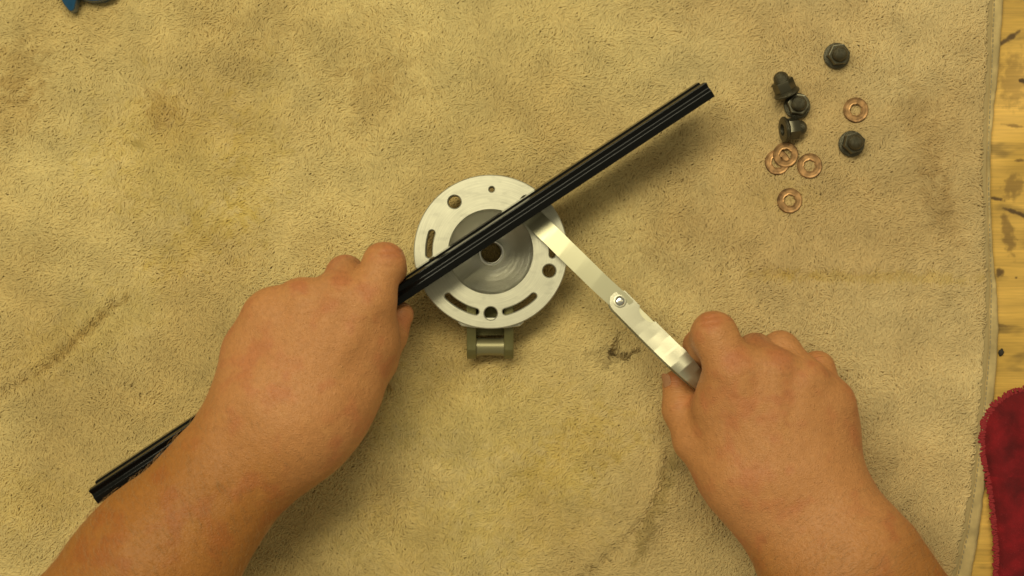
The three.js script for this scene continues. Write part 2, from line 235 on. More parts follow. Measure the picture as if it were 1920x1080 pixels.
// ------------------------------------------------------------------ feeler gauge
const PIV = P(1161, 566, DECK + 0.0066);
const gL = P(1300, 707, DECK + 0.0104).sub(PIV).normalize();                 // along the case towards the hand
const gW = gL.clone().cross(V(0, 1, 0)).normalize().multiplyScalar(-1), gU = gW.clone().cross(gL).normalize(); if (gU.y < 0) gU.negate();
if (gW.z > 0) gW.negate();
const ROLL = 0.18; { const u = gU.clone(), w = gW.clone(); gU.multiplyScalar(Math.cos(ROLL)).addScaledVector(w, Math.sin(ROLL)); gW.multiplyScalar(Math.cos(ROLL)).addScaledVector(u, -Math.sin(ROLL)); }                                            // upper right side of the case
{
  const G = group('feeler_gauge', 'steel feeler gauge with one leaf slid under the black straight edge', 'feeler gauge');
  const S = 0.000334;
  // slab swept along the case axis: stations [l, low, high] in metres; bend(l) lowers the far end
  const slab = (st, y, th, bend, bevel = 0) => {
    const p = [], uv = [], idx = []; const sec = [];
    for (const [l, a, b] of st) { const base = p.length / 3, o = bend(l); for (const [w, h] of [[a, y - th], [a, y], [(a + b) / 2, y + bevel], [b, y], [b, y - th], [(a + b) / 2, y - th]]) { const q = gL.clone().multiplyScalar(l).addScaledVector(gW, w).addScaledVector(gU, h + o).add(PIV); p.push(q.x, q.y, q.z); uv.push(l, w + h); } sec.push(base); }
    for (let i = 1; i < sec.length; i++) for (let k = 0; k < 6; k++) { const a = sec[i - 1] + k, b = sec[i - 1] + (k + 1) % 6, c = sec[i] + (k + 1) % 6, d = sec[i] + k; idx.push(a, b, c, a, c, d); }
    for (const [q, f] of [[sec[0], 1], [sec[sec.length - 1], 0]]) for (let k = 1; k < 5; k++) f ? idx.push(q, q + k + 1, q + k) : idx.push(q, q + k, q + k + 1);
    const g = new THREE.BufferGeometry(); g.setAttribute('position', new THREE.Float32BufferAttribute(p, 3)); g.setAttribute('uv', new THREE.Float32BufferAttribute(uv, 2)); g.setIndex(idx); return toCreasedNormals(g, 0.45);
  };
  const bend = l => l < 0.018 ? 0 : l < 0.052 ? 1.6 * (l - 0.018) ** 2 : 0.00185 + 0.109 * (l - 0.052) - 9 * (l - 0.050) ** 2;
  const hi = l => { const q = l / S; let w = q < -8 ? 21 * Math.sqrt(cl((q + 19) / 11)) : 21.5; if (q > 145) w = 22.5 * Math.sqrt(cl(1 - ((q - 145) / 95) ** 2)); return w * S; };
  const notch = l => { const q = (l / S - 54) / 20; return Math.abs(q) < 1 ? Math.min(hi(l), (20.5 - 11 * Math.sqrt(1 - q * q)) * S) : hi(l); };
  const lo = l => { const q = l / S; let w = q < 4 ? 21.5 * Math.sqrt(cl(1 - ((4 - q) / 24) ** 2)) : 21.5; if (q > 135) w = 21.5 * Math.sqrt(cl(1 - ((q - 135) / 108) ** 2)); return -w * S; };
  const stations = f => { const r = []; for (let q = -18.8; q <= 239; q += (q > 30 && q < 78) || q < -8 ? 1 : 4) r.push([q * S, lo(q * S), f(q * S)]); return r; };
  const steel = std(rgb(0.44, 0.415, 0.31), 0.34, 1, { bumpMap: scratch(1200, 0, 0.05), bumpScale: 0.00003 });
  const leafM = std(rgb(0.56, 0.53, 0.36), 0.44, 1, { bumpMap: scratch(900, 0, 0.05), bumpScale: 0.00002 });
  mesh('case_plate', slab(stations(notch), 0.0030, 0.0009, bend, 0.0001), steel, G);
  mesh('case_plate', slab(stations(hi), -0.0026, 0.0009, bend), steel, G);
  const inner = stations(hi).map(([l, a, b]) => [l, a * 0.93, b * 0.93]);
  for (let i = 0; i < 9; i++) mesh('folded_leaf', slab(inner.filter(s => s[0] > -0.004).map(([l, a, b]) => [l, a * (0.97 + 0.03 * rnd()), b * (0.985 + 0.03 * rnd())]), 0.0011 - i * 0.00044, 0.0003, bend), leafM, G);
  // the leaf in use: a springy strip from the pivot down to the deck, its tip flat under the straight edge
  const path = new THREE.CatmullRomCurve3([PIV.clone().addScaledVector(gL, 0.006).addScaledVector(gU, 0.0021), PIV.clone().addScaledVector(gU, 0.0021), P(1128, 534, DECK + 0.0075), P(1090, 497, DECK + 0.0061), P(1056, 464, DECK + 0.0049), P(1038, 446, DECK + 0.0041), P(1020, 429, DECK + 0.0026), P(1005, 414, DECK + 0.0010), P(992, 401, DECK + 0.0004), P(972, 382, DECK + 0.0004)], false, 'centripetal');
  const lw = 0.0064, N = 60, pp = [], ii = [], uu = [];
  for (let i = 0; i <= N; i++) {
    const t = i / N, c = path.getPointAt(t), tg = path.getTangentAt(t), sd = tg.clone().cross(V(0, 1, 0)).normalize().applyAxisAngle(tg, -ROLL * sm(0.75, 0.15, t)), rem = (1 - t) * path.getLength(), w = lw * (rem < 0.0055 ? Math.sqrt(cl(1 - ((0.0055 - rem) / 0.0056) ** 2)) : 1), nn = sd.clone().cross(tg).normalize();
    for (const [a, b] of [[-w, 0], [w, 0], [w, -0.0003], [-w, -0.0003]]) { const q = c.clone().addScaledVector(sd, a).addScaledVector(nn, b); pp.push(q.x, q.y, q.z); uu.push(t * 0.08, a); }
    if (i) for (let k = 0; k < 4; k++) { const o = 4 * i - 4, a = o + k, b = o + (k + 1) % 4; ii.push(a, b, b + 4, a, b + 4, a + 4); }
  }
  ii.push(0, 2, 1, 0, 3, 2); const e = 4 * N; ii.push(e, e + 1, e + 2, e, e + 2, e + 3);
  const lg = new THREE.BufferGeometry(); lg.setAttribute('position', new THREE.Float32BufferAttribute(pp, 3)); lg.setAttribute('uv', new THREE.Float32BufferAttribute(uu, 2)); lg.setIndex(ii);
  mesh('extended_leaf', toCreasedNormals(lg, 0.6), leafM, G).userData.label = 'long thin steel leaf slid under the straight edge';
  // pivot screw
  const sc = mesh('pivot_screw', lathe([[0, 0.0011], [0.0012, 0.00105], [0.0020, 0.0008], [0.00235, 0.0003], [0.0024, 0], [0.0024, -0.006], [0, -0.006]], 32), std(rgb(0.7, 0.69, 0.65), 0.22, 1), G);
  sc.position.copy(PIV).addScaledVector(gU, 0.0032); sc.scale.set(1.25, 1, 1.25); sc.quaternion.setFromUnitVectors(V(0, 1, 0), gU);
  const collar = mesh('screw_recess', lathe([[0.0025, 0.0002], [0.0033, 0.00025], [0.0034, 0], [0.0034, -0.0004], [0.0025, -0.0004]], 32), steel, sc);
  const dr = mesh('drive_slot', new THREE.BoxGeometry(0.0028, 0.0004, 0.0006), steel, sc); dr.position.y = 0.0010;
}

// ------------------------------------------------------------------ copper washers
{
  const wp = []; const ri = 0.0037, ro = 0.0083, th = 0.0015;
  [[ri, 0.0003], [ri + 0.0003, 0], [ro - 0.0004, 0], [ro, 0.0004], [ro, th - 0.0004], [ro - 0.0005, th], [ro - 0.0016, th - 0.00012], [ri + 0.0012, th - 0.00012], [ri + 0.0004, th], [ri, th - 0.0003], [ri, 0.0003]].forEach(q => wp.push(q));
  const g = toCreasedNormals(lathe(wp, 72), 0.9); const p = g.attributes.position, col = [];
  // thread-worn inner edge, and tarnish mottling
  for (let i = 0; i < p.count; i++) { const x = p.getX(i), z = p.getZ(i), r = Math.hypot(x, z), a = Math.atan2(z, x); if (r < ri + 0.0005) { const k = 1 + 0.05 * Math.cos(a * 7) + 0.03 * Math.cos(a * 12 + 1); p.setX(i, x * k); p.setZ(i, z * k); } const t = 0.8 + 0.9 * fbm(x * 260, z * 260, 4, 3), d = sm(0.05, 0.3, fbm(x * 150, z * 150, 9, 3)); col.push(cl(0.55 * t * (1 - 0.5 * d)), cl(0.31 * t * (1 - 0.5 * d)), cl(0.135 * t * (1 - 0.45 * d))); }
  g.setAttribute('color', new THREE.Float32BufferAttribute(col, 3)); g.computeVertexNormals();
  const copper = std(rgb(1, 1, 1), 0.42, 0.85, { vertexColors: true });
  const list = [[1518, 311, 0, 0, 'copper washer lying flat beside the overlapping pair of washers'], [1481, 376, 0, 0, 'lone copper washer lying apart below the other washers'], [1605, 206, 0, 0, 'copper washer lying near the two upright dome nuts'], [1458, 304, 0, 0, 'copper washer partly covered by another washer leaning on it'], [1473, 290, 0.0014, 0.12, 'copper washer leaning on top of another copper washer']];
  list.forEach(([u, v, dy, tilt, label], i) => { const o = group(i ? 'copper_washer_00' + i : 'copper_washer', label, 'washer', 'copper washers on the towel'); mesh('ring', g, copper, o); const q = P(u, v, 0.007); o.position.set(q.x, restY(q.x, q.z) + dy - 0.0002, q.z); o.rotation.set(tilt + 0.05 * (rnd() - 0.5), rnd() * 6, tilt * 0.9 + 0.05 * (rnd() - 0.5), 'XZY'); });
}

// ------------------------------------------------------------------ dome nuts
{
  const dark = std(rgb(0.095, 0.085, 0.055), 0.28, 0.7, { bumpMap: dataTex(128, 128, (i, j) => { const q = 0.5 + 0.9 * fbm(i / 6, j / 6, 3, 3); return [q, q, q]; }, false, 4, 4), bumpScale: 0.0002 });
  const flange = toCreasedNormals(lathe([[0.0039, 0], [0.0062, 0.0001], [0.0080, 0.0003], [0.0086, 0.0010], [0.0087, 0.0017], [0.0084, 0.0023], [0.0072, 0.0034], [0.0060, 0.0040], [0.0039, 0.0040], [0.0038, 0.0020], [0.0039, 0]], 56), 0.9);
  const hs = new THREE.Shape(); for (let k = 0; k < 6; k++) { const a = k * Math.PI / 3, r = 0.0066; k ? hs.lineTo(r * Math.cos(a), r * Math.sin(a)) : hs.moveTo(r * Math.cos(a), r * Math.sin(a)); } hs.closePath(); hs.holes.push(new THREE.Path().absarc(0, 0, 0.0036, 0, 6.2832, true));
  const hex = new THREE.ExtrudeGeometry(hs, { depth: 0.0068, bevelEnabled: true, bevelThickness: 0.0006, bevelSize: 0.0006, bevelSegments: 2, curveSegments: 20 }); hex.rotateX(-Math.PI / 2); hex.translate(0, 0.0033, 0);
  const dp = [[0.0055, 0.0100], [0.0053, 0.0110]]; for (let k = 0; k <= 10; k++) { const a = k / 10 * Math.PI / 2; dp.push([0.0050 * Math.cos(a), 0.0122 + 0.0046 * Math.sin(a)]); }
  const dome = lathe(dp, 40);
  const make = (name, label) => { const o = group(name, label, 'nut', 'dome nuts on the towel'); mesh('flange', flange, dark, o); mesh('hex_body', toCreasedNormals(hex, 0.5), dark, o); mesh('dome', dome, dark, o); return o; };
  const put = (i, label, base, axis, spin) => { const o = make(i ? 'dome_nut_00' + i : 'dome_nut', label); const q = new THREE.Quaternion().setFromUnitVectors(V(0, 1, 0), axis.clone().normalize()); o.quaternion.copy(q.multiply(new THREE.Quaternion().setFromAxisAngle(V(0, 1, 0), spin))); o.position.copy(base); };
  const stand = (u, v) => { const q = P(u, v, 0.010); return V(q.x, restY(q.x, q.z) - 0.0004, q.z); };
  put(0, 'dark flanged dome nut sitting upright below a copper washer', stand(1598, 269), V(0.02, 1, 0.01), 0.3);
  put(1, 'dark flanged dome nut upright between two nuts lying on their sides', stand(1496, 198), V(-0.08, 1, -0.02), 0.9);
  put(2, 'dark flanged dome nut sitting upright, farthest from the cylinder head', stand(1570, 104), V(-0.02, 1, 0.02), 0.1);
  const lie = (u, v, dy) => { const q = P(u, v, 0.016); return V(q.x, restY(q.x, q.z) + dy, q.z); };
  put(3, 'dark dome nut tipped over with its flange against the upright nut', lie(1478, 178, 0.0075), V(-0.42, 0.28, -0.86), 0.2);
  put(4, 'dark dome nut lying on its side nearest the copper washers', lie(1468, 243, 0.0078), V(1, -0.14, -0.13), 0.5);
}

// ------------------------------------------------------------------ blue plastic piece
{
  const s = new THREE.Shape(), k = (H - 0.012) / FOC, c = P(160, 0, 0.012), X = u => (u - 160) * k, Y = v => -v * k;
  s.moveTo(X(112), Y(-40)); s.lineTo(X(117), Y(-6)); s.quadraticCurveTo(X(124), Y(10), X(131), Y(17)); s.quadraticCurveTo(X(138), Y(26), X(142), Y(17)); s.quadraticCurveTo(X(144), Y(5), X(147), Y(-2)); s.quadraticCurveTo(X(150), Y(-4), X(156), Y(-2)); s.quadraticCurveTo(X(178), Y(6), X(198), Y(0)); s.quadraticCurveTo(X(222), Y(-10), X(238), Y(-40)); s.quadraticCurveTo(X(240), Y(-70), X(200), Y(-78)); s.lineTo(X(140), Y(-78)); s.quadraticCurveTo(X(112), Y(-76), X(112), Y(-40));
  const g = new THREE.ExtrudeGeometry(s, { depth: 0.002, bevelEnabled: true, bevelThickness: 0.005, bevelSize: 0.0038, bevelOffset: -0.0026, bevelSegments: 10, curveSegments: 24 }); g.rotateX(-Math.PI / 2); g.translate(0, 0.005, 0);
  const o = group('plastic_clip', 'glossy blue plastic piece with a short blunt prong on the towel', 'clip');
  mesh('body', toCreasedNormals(g, 1.0), phy(rgb(0.006, 0.065, 0.15), 0.16, 0, { clearcoat: 0.4, clearcoatRoughness: 0.15 }), o); o.position.set(c.x, restY(c.x, c.z - 0.003) - 0.0006, c.z);
}

// ------------------------------------------------------------------ red shop rag
{
  const o = group('shop_rag', 'crumpled red shop rag with overlocked edge lying on the bench', 'rag');
  const edge = new THREE.CatmullRomCurve3([[2010, 742], [1960, 728], [1922, 731], [1892, 741], [1864, 764], [1849, 790], [1845, 828], [1849, 866], [1857, 905], [1864, 950], [1869, 1000], [1872, 1045], [1870, 1095], [1878, 1160]].map(([u, v]) => P(u, v, 0.008)));
  const inner = new THREE.CatmullRomCurve3([[2030, 790], [2025, 800], [2020, 815], [2020, 830], [2020, 850], [2020, 880], [2020, 920], [2020, 960], [2020, 1010], [2020, 1060], [2020, 1110], [2020, 1165]].map(([u, v]) => P(u, v, 0.008)));
  const hgt = (x, z, t) => 0.0075 + 0.004 * sm(0, 0.18, t) + 0.0035 * fbm(x * 30, z * 22, 5, 3) * sm(0, 0.2, t) + 0.003 * Math.sin(x * 130 - z * 60 + 3 * fbm(x * 20, z * 20, 8)) * sm(0.1, 0.4, t) - 0.003 * sm(0.06, 0, t);
  const red = dataTex(512, 512, (i, j) => { const w = 0.9 + 0.1 * Math.sin(i * 1.57) * Math.sin(j * 1.57), k = w * (0.82 + 0.5 * fbm(i / 60, j / 60, 3, 4)), l = rnd() < 0.003 ? 0.22 : 0; return [0.66 * k + l, 0.10 * k + l, 0.145 * k + l]; }, true, 8, 8);
  const rb = dataTex(256, 256, (i, j) => { const q = 0.5 + 0.25 * Math.sin(i * 0.785) * Math.sin(j * 0.785) + 0.4 * fbm(i / 12, j / 12, 3, 3); return [q, q, q]; }, false, 30, 30);
  mesh('cloth', sheet(110, 70, (s, t) => { const a = edge.getPointAt(s), b = inner.getPointAt(s), q = a.lerp(b, t); q.y = hgt(q.x, q.z, t); return q; }, 0.0012), std(rgb(1, 1, 1), 1, 0, { map: red, bumpMap: rb, bumpScale: 0.0006 }), o);
  const gs = [], n = 230;
  for (let i = 0; i < n; i++) { const t = (i + 0.5) / n, q = edge.getPointAt(t), tg = edge.getTangentAt(t), g = new THREE.CapsuleGeometry(0.0005 + 0.0005 * rnd(), 0.0018 + 0.0022 * rnd(), 3, 7); g.rotateZ(Math.PI / 2); g.rotateY(Math.atan2(-tg.z, tg.x) + Math.PI / 2 + 1.3 * (rnd() - 0.4)); g.translate(q.x + 0.0016 * (rnd() - 0.5), hgt(q.x, q.z, 0) + 0.0004 + 0.0005 * rnd(), q.z + 0.0008 * (rnd() - 0.5)); gs.push(g); }
  mesh('overlocked_edge', mergeGeometries(gs), std(rgb(0.30, 0.025, 0.03), 1), o).userData.kind = 'stuff';
}
// crumb of dirt on the bench
{
  const g = new THREE.IcosahedronGeometry(0.0019, 2), p = g.attributes.position; for (let i = 0; i < p.count; i++) { const x = p.getX(i), y = p.getY(i), z = p.getZ(i), k = 1 + 0.6 * noise(x * 700, y * 700, z * 700); p.setXYZ(i, x * k * 0.9, y * k * 0.6, z * k * 1.3); } g.computeVertexNormals();
  const q = P(1876, 661), o = mesh('dirt_crumb', g, std(rgb(0.035, 0.03, 0.02), 0.9)); o.position.set(q.x, 0.0011, q.z); o.userData = { label: 'small dark crumb of dirt on the plywood bench beside the hem', category: 'crumb' };
}

// ------------------------------------------------------------------ hands: one continuous skin each, meshed from a distance field
const smin = (a, b, k) => { const h = Math.max(k - Math.abs(a - b), 0) / k; return Math.min(a, b) - h * h * k * 0.25; };
let HY = 0; const J = (u, v, y, r) => [P(u, v, y + HY), r], PH = (u, v, y) => P(u, v, y + HY);
function cone([a, ra], [b, rb]) { const dx = b.x - a.x, dy = b.y - a.y, dz = b.z - a.z, l2 = dx * dx + dy * dy + dz * dz || 1e-9; return (x, y, z) => { const px = x - a.x, py = y - a.y, pz = z - a.z; let t = (px * dx + py * dy + pz * dz) / l2; t = t < 0 ? 0 : t > 1 ? 1 : t; const ex = px - t * dx, ey = py - t * dy, ez = pz - t * dz; return Math.sqrt(ex * ex + ey * ey + ez * ez) - (ra + (rb - ra) * t); }; }
const chain = js => { const r = []; for (let i = 1; i < js.length; i++) r.push(cone(js[i - 1], js[i])); return r; };
function handField(h) {
  const palm = h.palm.map(([a, b]) => cone(a, b)), arm = h.arm.map(([a, b]) => cone(a, b)), soft = h.tendons.map(([a, b]) => cone(a, b)), fing = h.fingers.map(chain), thumb = chain(h.thumb);
  return (x, y, z) => {
    let d = 1; for (const f of palm) d = smin(d, f(x, y, z), 0.017);
    let a = 1; for (const f of arm) a = smin(a, f(x, y, z), 0.03); d = smin(d, a, 0.03);
    for (const f of soft) d = smin(d, f(x, y, z), 0.009);
    let t = 1; for (const f of thumb) t = smin(t, f(x, y, z), 0.006); d = smin(d, t, 0.009);
    let F = 1; for (const c of fing) { let q = 1; for (const f of c) q = smin(q, f(x, y, z), 0.006); F = smin(F, q, 0.0010); }
    d = smin(d, F, 0.0042);
    if (Math.abs(d) < 0.004) {
      for (const c of h.creases) { const X = x - c.p.x, Y = y - c.p.y, Z = z - c.p.z, rr = X * X + Y * Y + Z * Z; if (rr < c.r * c.r) { const s = X * c.d.x + Y * c.d.y + Z * c.d.z + 0.0006 * noise(x * 300, z * 300, 3); d += c.h * Math.exp(-((s / c.w) ** 2)) * (1 - rr / (c.r * c.r)); } }
      d += 0.00045 * noise(x * 70, y * 70, z * 70) + 0.00016 * noise(x * 260, y * 260, z * 260);
    }
    return d;
  };
}
function surfaceNet(f, lo, hi, c) {                    // naive surface nets over a sparse block grid
  const B = 8, n = ['x', 'y', 'z'].map(k => Math.ceil((hi[k] - lo[k]) / c / B) * B + 1), [nx, ny, nz] = n, val = new Float32Array(nx * ny * nz).fill(9), at = (i, j, k) => (k * ny + j) * nx + i, act = [];
  for (let K = 0; K < nz - 1; K += B) for (let J2 = 0; J2 < ny - 1; J2 += B) for (let I = 0; I < nx - 1; I += B) {
    const d = f(lo.x + (I + B / 2) * c, lo.y + (J2 + B / 2) * c, lo.z + (K + B / 2) * c);
    if (Math.abs(d) < B * c * 0.95 + 0.004) act.push([I, J2, K]);
  }
  for (const [I, J2, K] of act) for (let k = K; k <= K + B; k++) for (let j = J2; j <= J2 + B; j++) for (let i = I; i <= I + B; i++) { const q = at(i, j, k); if (val[q] === 9) val[q] = f(lo.x + i * c, lo.y + j * c, lo.z + k * c); }
  const vid = new Map(), pos = [], idx = [];
  const E = [[0, 1], [2, 3], [4, 5], [6, 7], [0, 2], [1, 3], [4, 6], [5, 7], [0, 4], [1, 5], [2, 6], [3, 7]];
  for (const [I, J2, K] of act) for (let k = K; k < K + B; k++) for (let j = J2; j < J2 + B; j++) for (let i = I; i < I + B; i++) {
    const v = []; let s = 0; for (let q = 0; q < 8; q++) { const w = val[at(i + (q & 1), j + ((q >> 1) & 1), k + (q >> 2))]; v.push(w); if (w < 0) s++; }
    if (!s || s === 8) continue;
    let x = 0, y = 0, z = 0, m = 0; for (const [a, b] of E) if ((v[a] < 0) !== (v[b] < 0)) { const t = v[a] / (v[a] - v[b]); x += (a & 1) + t * ((b & 1) - (a & 1)); y += ((a >> 1) & 1) + t * (((b >> 1) & 1) - ((a >> 1) & 1)); z += (a >> 2) + t * ((b >> 2) - (a >> 2)); m++; }
    vid.set(at(i, j, k), pos.length / 3); pos.push(lo.x + (i + x / m) * c, lo.y + (j + y / m) * c, lo.z + (k + z / m) * c);
  }
  const st = [1, nx, nx * ny];
  for (const key of vid.keys()) for (let ax = 0; ax < 3; ax++) {
    const b = (ax + 1) % 3, d = (ax + 2) % 3, k0 = key, va = val[k0], vb = val[k0 + st[ax]]; if ((va < 0) === (vb < 0)) continue;
    const q = [vid.get(k0 - st[b] - st[d]), vid.get(k0 - st[d]), vid.get(k0), vid.get(k0 - st[b])]; if (q.some(w => w === undefined)) continue;
    if (va < 0) idx.push(q[0], q[1], q[2], q[0], q[2], q[3]); else idx.push(q[0], q[2], q[1], q[0], q[3], q[2]);
  }
  return { pos, idx };
}
const skinBump = dataTex(512, 512, (i, j) => {           // fine skin lines and pores
  const a = Math.abs(noise(i / 5.3, j / 9, 1)), b = Math.abs(noise(i / 9 + 7, j / 5.1, 4)), q = 0.55 + 0.5 * Math.min(a, b) + 0.25 * fbm(i / 3, j / 3, 8, 2); return [q, q, q];
}, false, 9, 9);
const skinMat = phy(rgb(1, 1, 1), 0.52, 0, { vertexColors: true, bumpMap: skinBump, bumpScale: 0.0012, specularIntensity: 0.8, sheen: 0.15, sheenRoughness: 0.6, sheenColor: rgb(0.9, 0.6, 0.4) });
const nailMat = phy(rgb(0.74, 0.42, 0.22), 0.4, 0, { specularIntensity: 0.4 });
function buildHand(name, label, h) {
  const f = handField(h), lo = h.lo, hi = h.hi, { pos, idx } = surfaceNet(f, lo, hi, 0.00125);
  const g = new THREE.BufferGeometry(), n = pos.length / 3, nor = new Float32Array(n * 3), col = new Float32Array(n * 3), uv = new Float32Array(n * 2), e = 0.0009;
  const ax = h.axis[1].clone().sub(h.axis[0]).normalize(), sx = ax.clone().cross(V(0, 1, 0)).normalize(), up = sx.clone().cross(ax);
  for (let i = 0; i < n; i++) {
    const x = pos[3 * i], y = pos[3 * i + 1], z = pos[3 * i + 2], N = V(f(x + e, y, z) - f(x - e, y, z), f(x, y + e, z) - f(x, y - e, z), f(x, y, z + e) - f(x, y, z - e)).normalize(); nor.set([N.x, N.y, N.z], 3 * i);
    const q = V(x, y, z).sub(h.axis[0]), t = q.dot(ax), an = Math.atan2(q.dot(sx), q.dot(up)); uv.set([an * 0.04, t], 2 * i);
    // skin: paler hand, tanned forearm, ruddy knuckles, mottling
    const tan = sm(h.tan[0], h.tan[1], t + 0.02 * fbm(x * 30, y * 30, z * 30)); let c = [0.54 - 0.15 * tan, 0.236 - 0.085 * tan, 0.083 - 0.054 * tan];
    let red = 0.75 * sm(0.0, 0.35, fbm(x * 55, y * 55, z * 55, 3)); for (const [p, r] of h.red) { const d = Math.hypot(x - p.x, y - p.y, z - p.z); red = Math.max(red, 0.9 * sm(r, r * 0.3, d + 0.006 * fbm(x * 160, y * 160, z * 160, 3))); }
    const fr = sm(0.34, 0.5, fbm(x * 210, y * 210, z * 210, 2)) * 0.5, pale = sm(0.1, 0.4, fbm(x * 90 + 4, y * 90, z * 90, 3)) * 0.8, k = 1 + 0.22 * fbm(x * 400, y * 400, z * 400, 2);
    c = [c[0] * (1 - 0.06 * red - 0.2 * fr + 0.05 * pale) * k, c[1] * (1 - 0.24 * red - 0.3 * fr + 0.1 * pale) * k, c[2] * (1 - 0.2 * red - 0.3 * fr + 0.1 * pale) * k]; col.set(c, 3 * i);
  }
  g.setAttribute('position', new THREE.Float32BufferAttribute(pos, 3)); g.setAttribute('normal', new THREE.BufferAttribute(nor, 3)); g.setAttribute('color', new THREE.BufferAttribute(col, 3)); g.setAttribute('uv', new THREE.BufferAttribute(uv, 2)); g.setIndex(idx);
  const o = group(name, label, 'hand', 'hands of the person at the bench'); mesh('skin', g, skinMat, o);
  // fine short hairs on the forearm and the back of the hand
  const hg = new THREE.TubeGeometry(new THREE.CatmullRomCurve3([V(0, -0.0003, 0), V(0.0016, 0.0009, 0.0002), V(0.0042, 0.0013, -0.0003), V(0.0068, 0.0009, 0.0003)]), 5, 0.000045, 3, false), NH = 2000, hm = new THREE.InstancedMesh(hg, std(rgb(0.50, 0.29, 0.12), 0.5), NH), M = new THREE.Matrix4(); hm.name = 'arm_hair'; hm.userData.kind = 'stuff';
  let made = 0; while (made < NH) { const i = Math.floor(rnd() * n), N = V(nor[3 * i], nor[3 * i + 1], nor[3 * i + 2]), q = V(pos[3 * i], pos[3 * i + 1], pos[3 * i + 2]), t = q.clone().sub(h.axis[0]).dot(ax); if (N.y < 0.05 || t > -0.005 || (t > -0.04 && rnd() < 0.7)) continue; const d = sx.clone().multiplyScalar(0.8 * h.side).addScaledVector(ax, 0.5 + 0.5 * (rnd() - 0.5)).addScaledVector(sx, 0.9 * (rnd() - 0.5)); d.addScaledVector(N, -d.dot(N)).normalize(); M.makeBasis(d, N, d.clone().cross(N)).scale(V(1, 1, 1).multiplyScalar(0.6 + 0.6 * rnd())).setPosition(q); hm.setMatrixAt(made++, M); }
  o.add(hm);
  for (const [p, along, out, w, l] of h.nails) {            // a curved plate set into the fingertip
    const A = along.clone().normalize(), O = out.clone().addScaledVector(A, -out.dot(A)).normalize(), S = A.clone().cross(O);
    const ng = sheet(10, 8, (s, t) => { const a = (s - 0.5) * 1.9, k = t > 0.6 ? Math.sqrt(cl(1 - ((t - 0.6) / 0.42) ** 2)) : t < 0.2 ? 0.8 + t : 1, r = w; return p.clone().addScaledVector(S, r * Math.sin(a * k)).addScaledVector(O, r * Math.cos(a * k) - r).addScaledVector(A, (t - 0.5) * l); }, 0);
    ng.deleteAttribute('normal'); ng.computeVertexNormals(); mesh('fingernail', ng, nailMat, o);
  }
  return o;
}
const seg = (...js) => js.slice(1).map((b, i) => [js[i], b]);
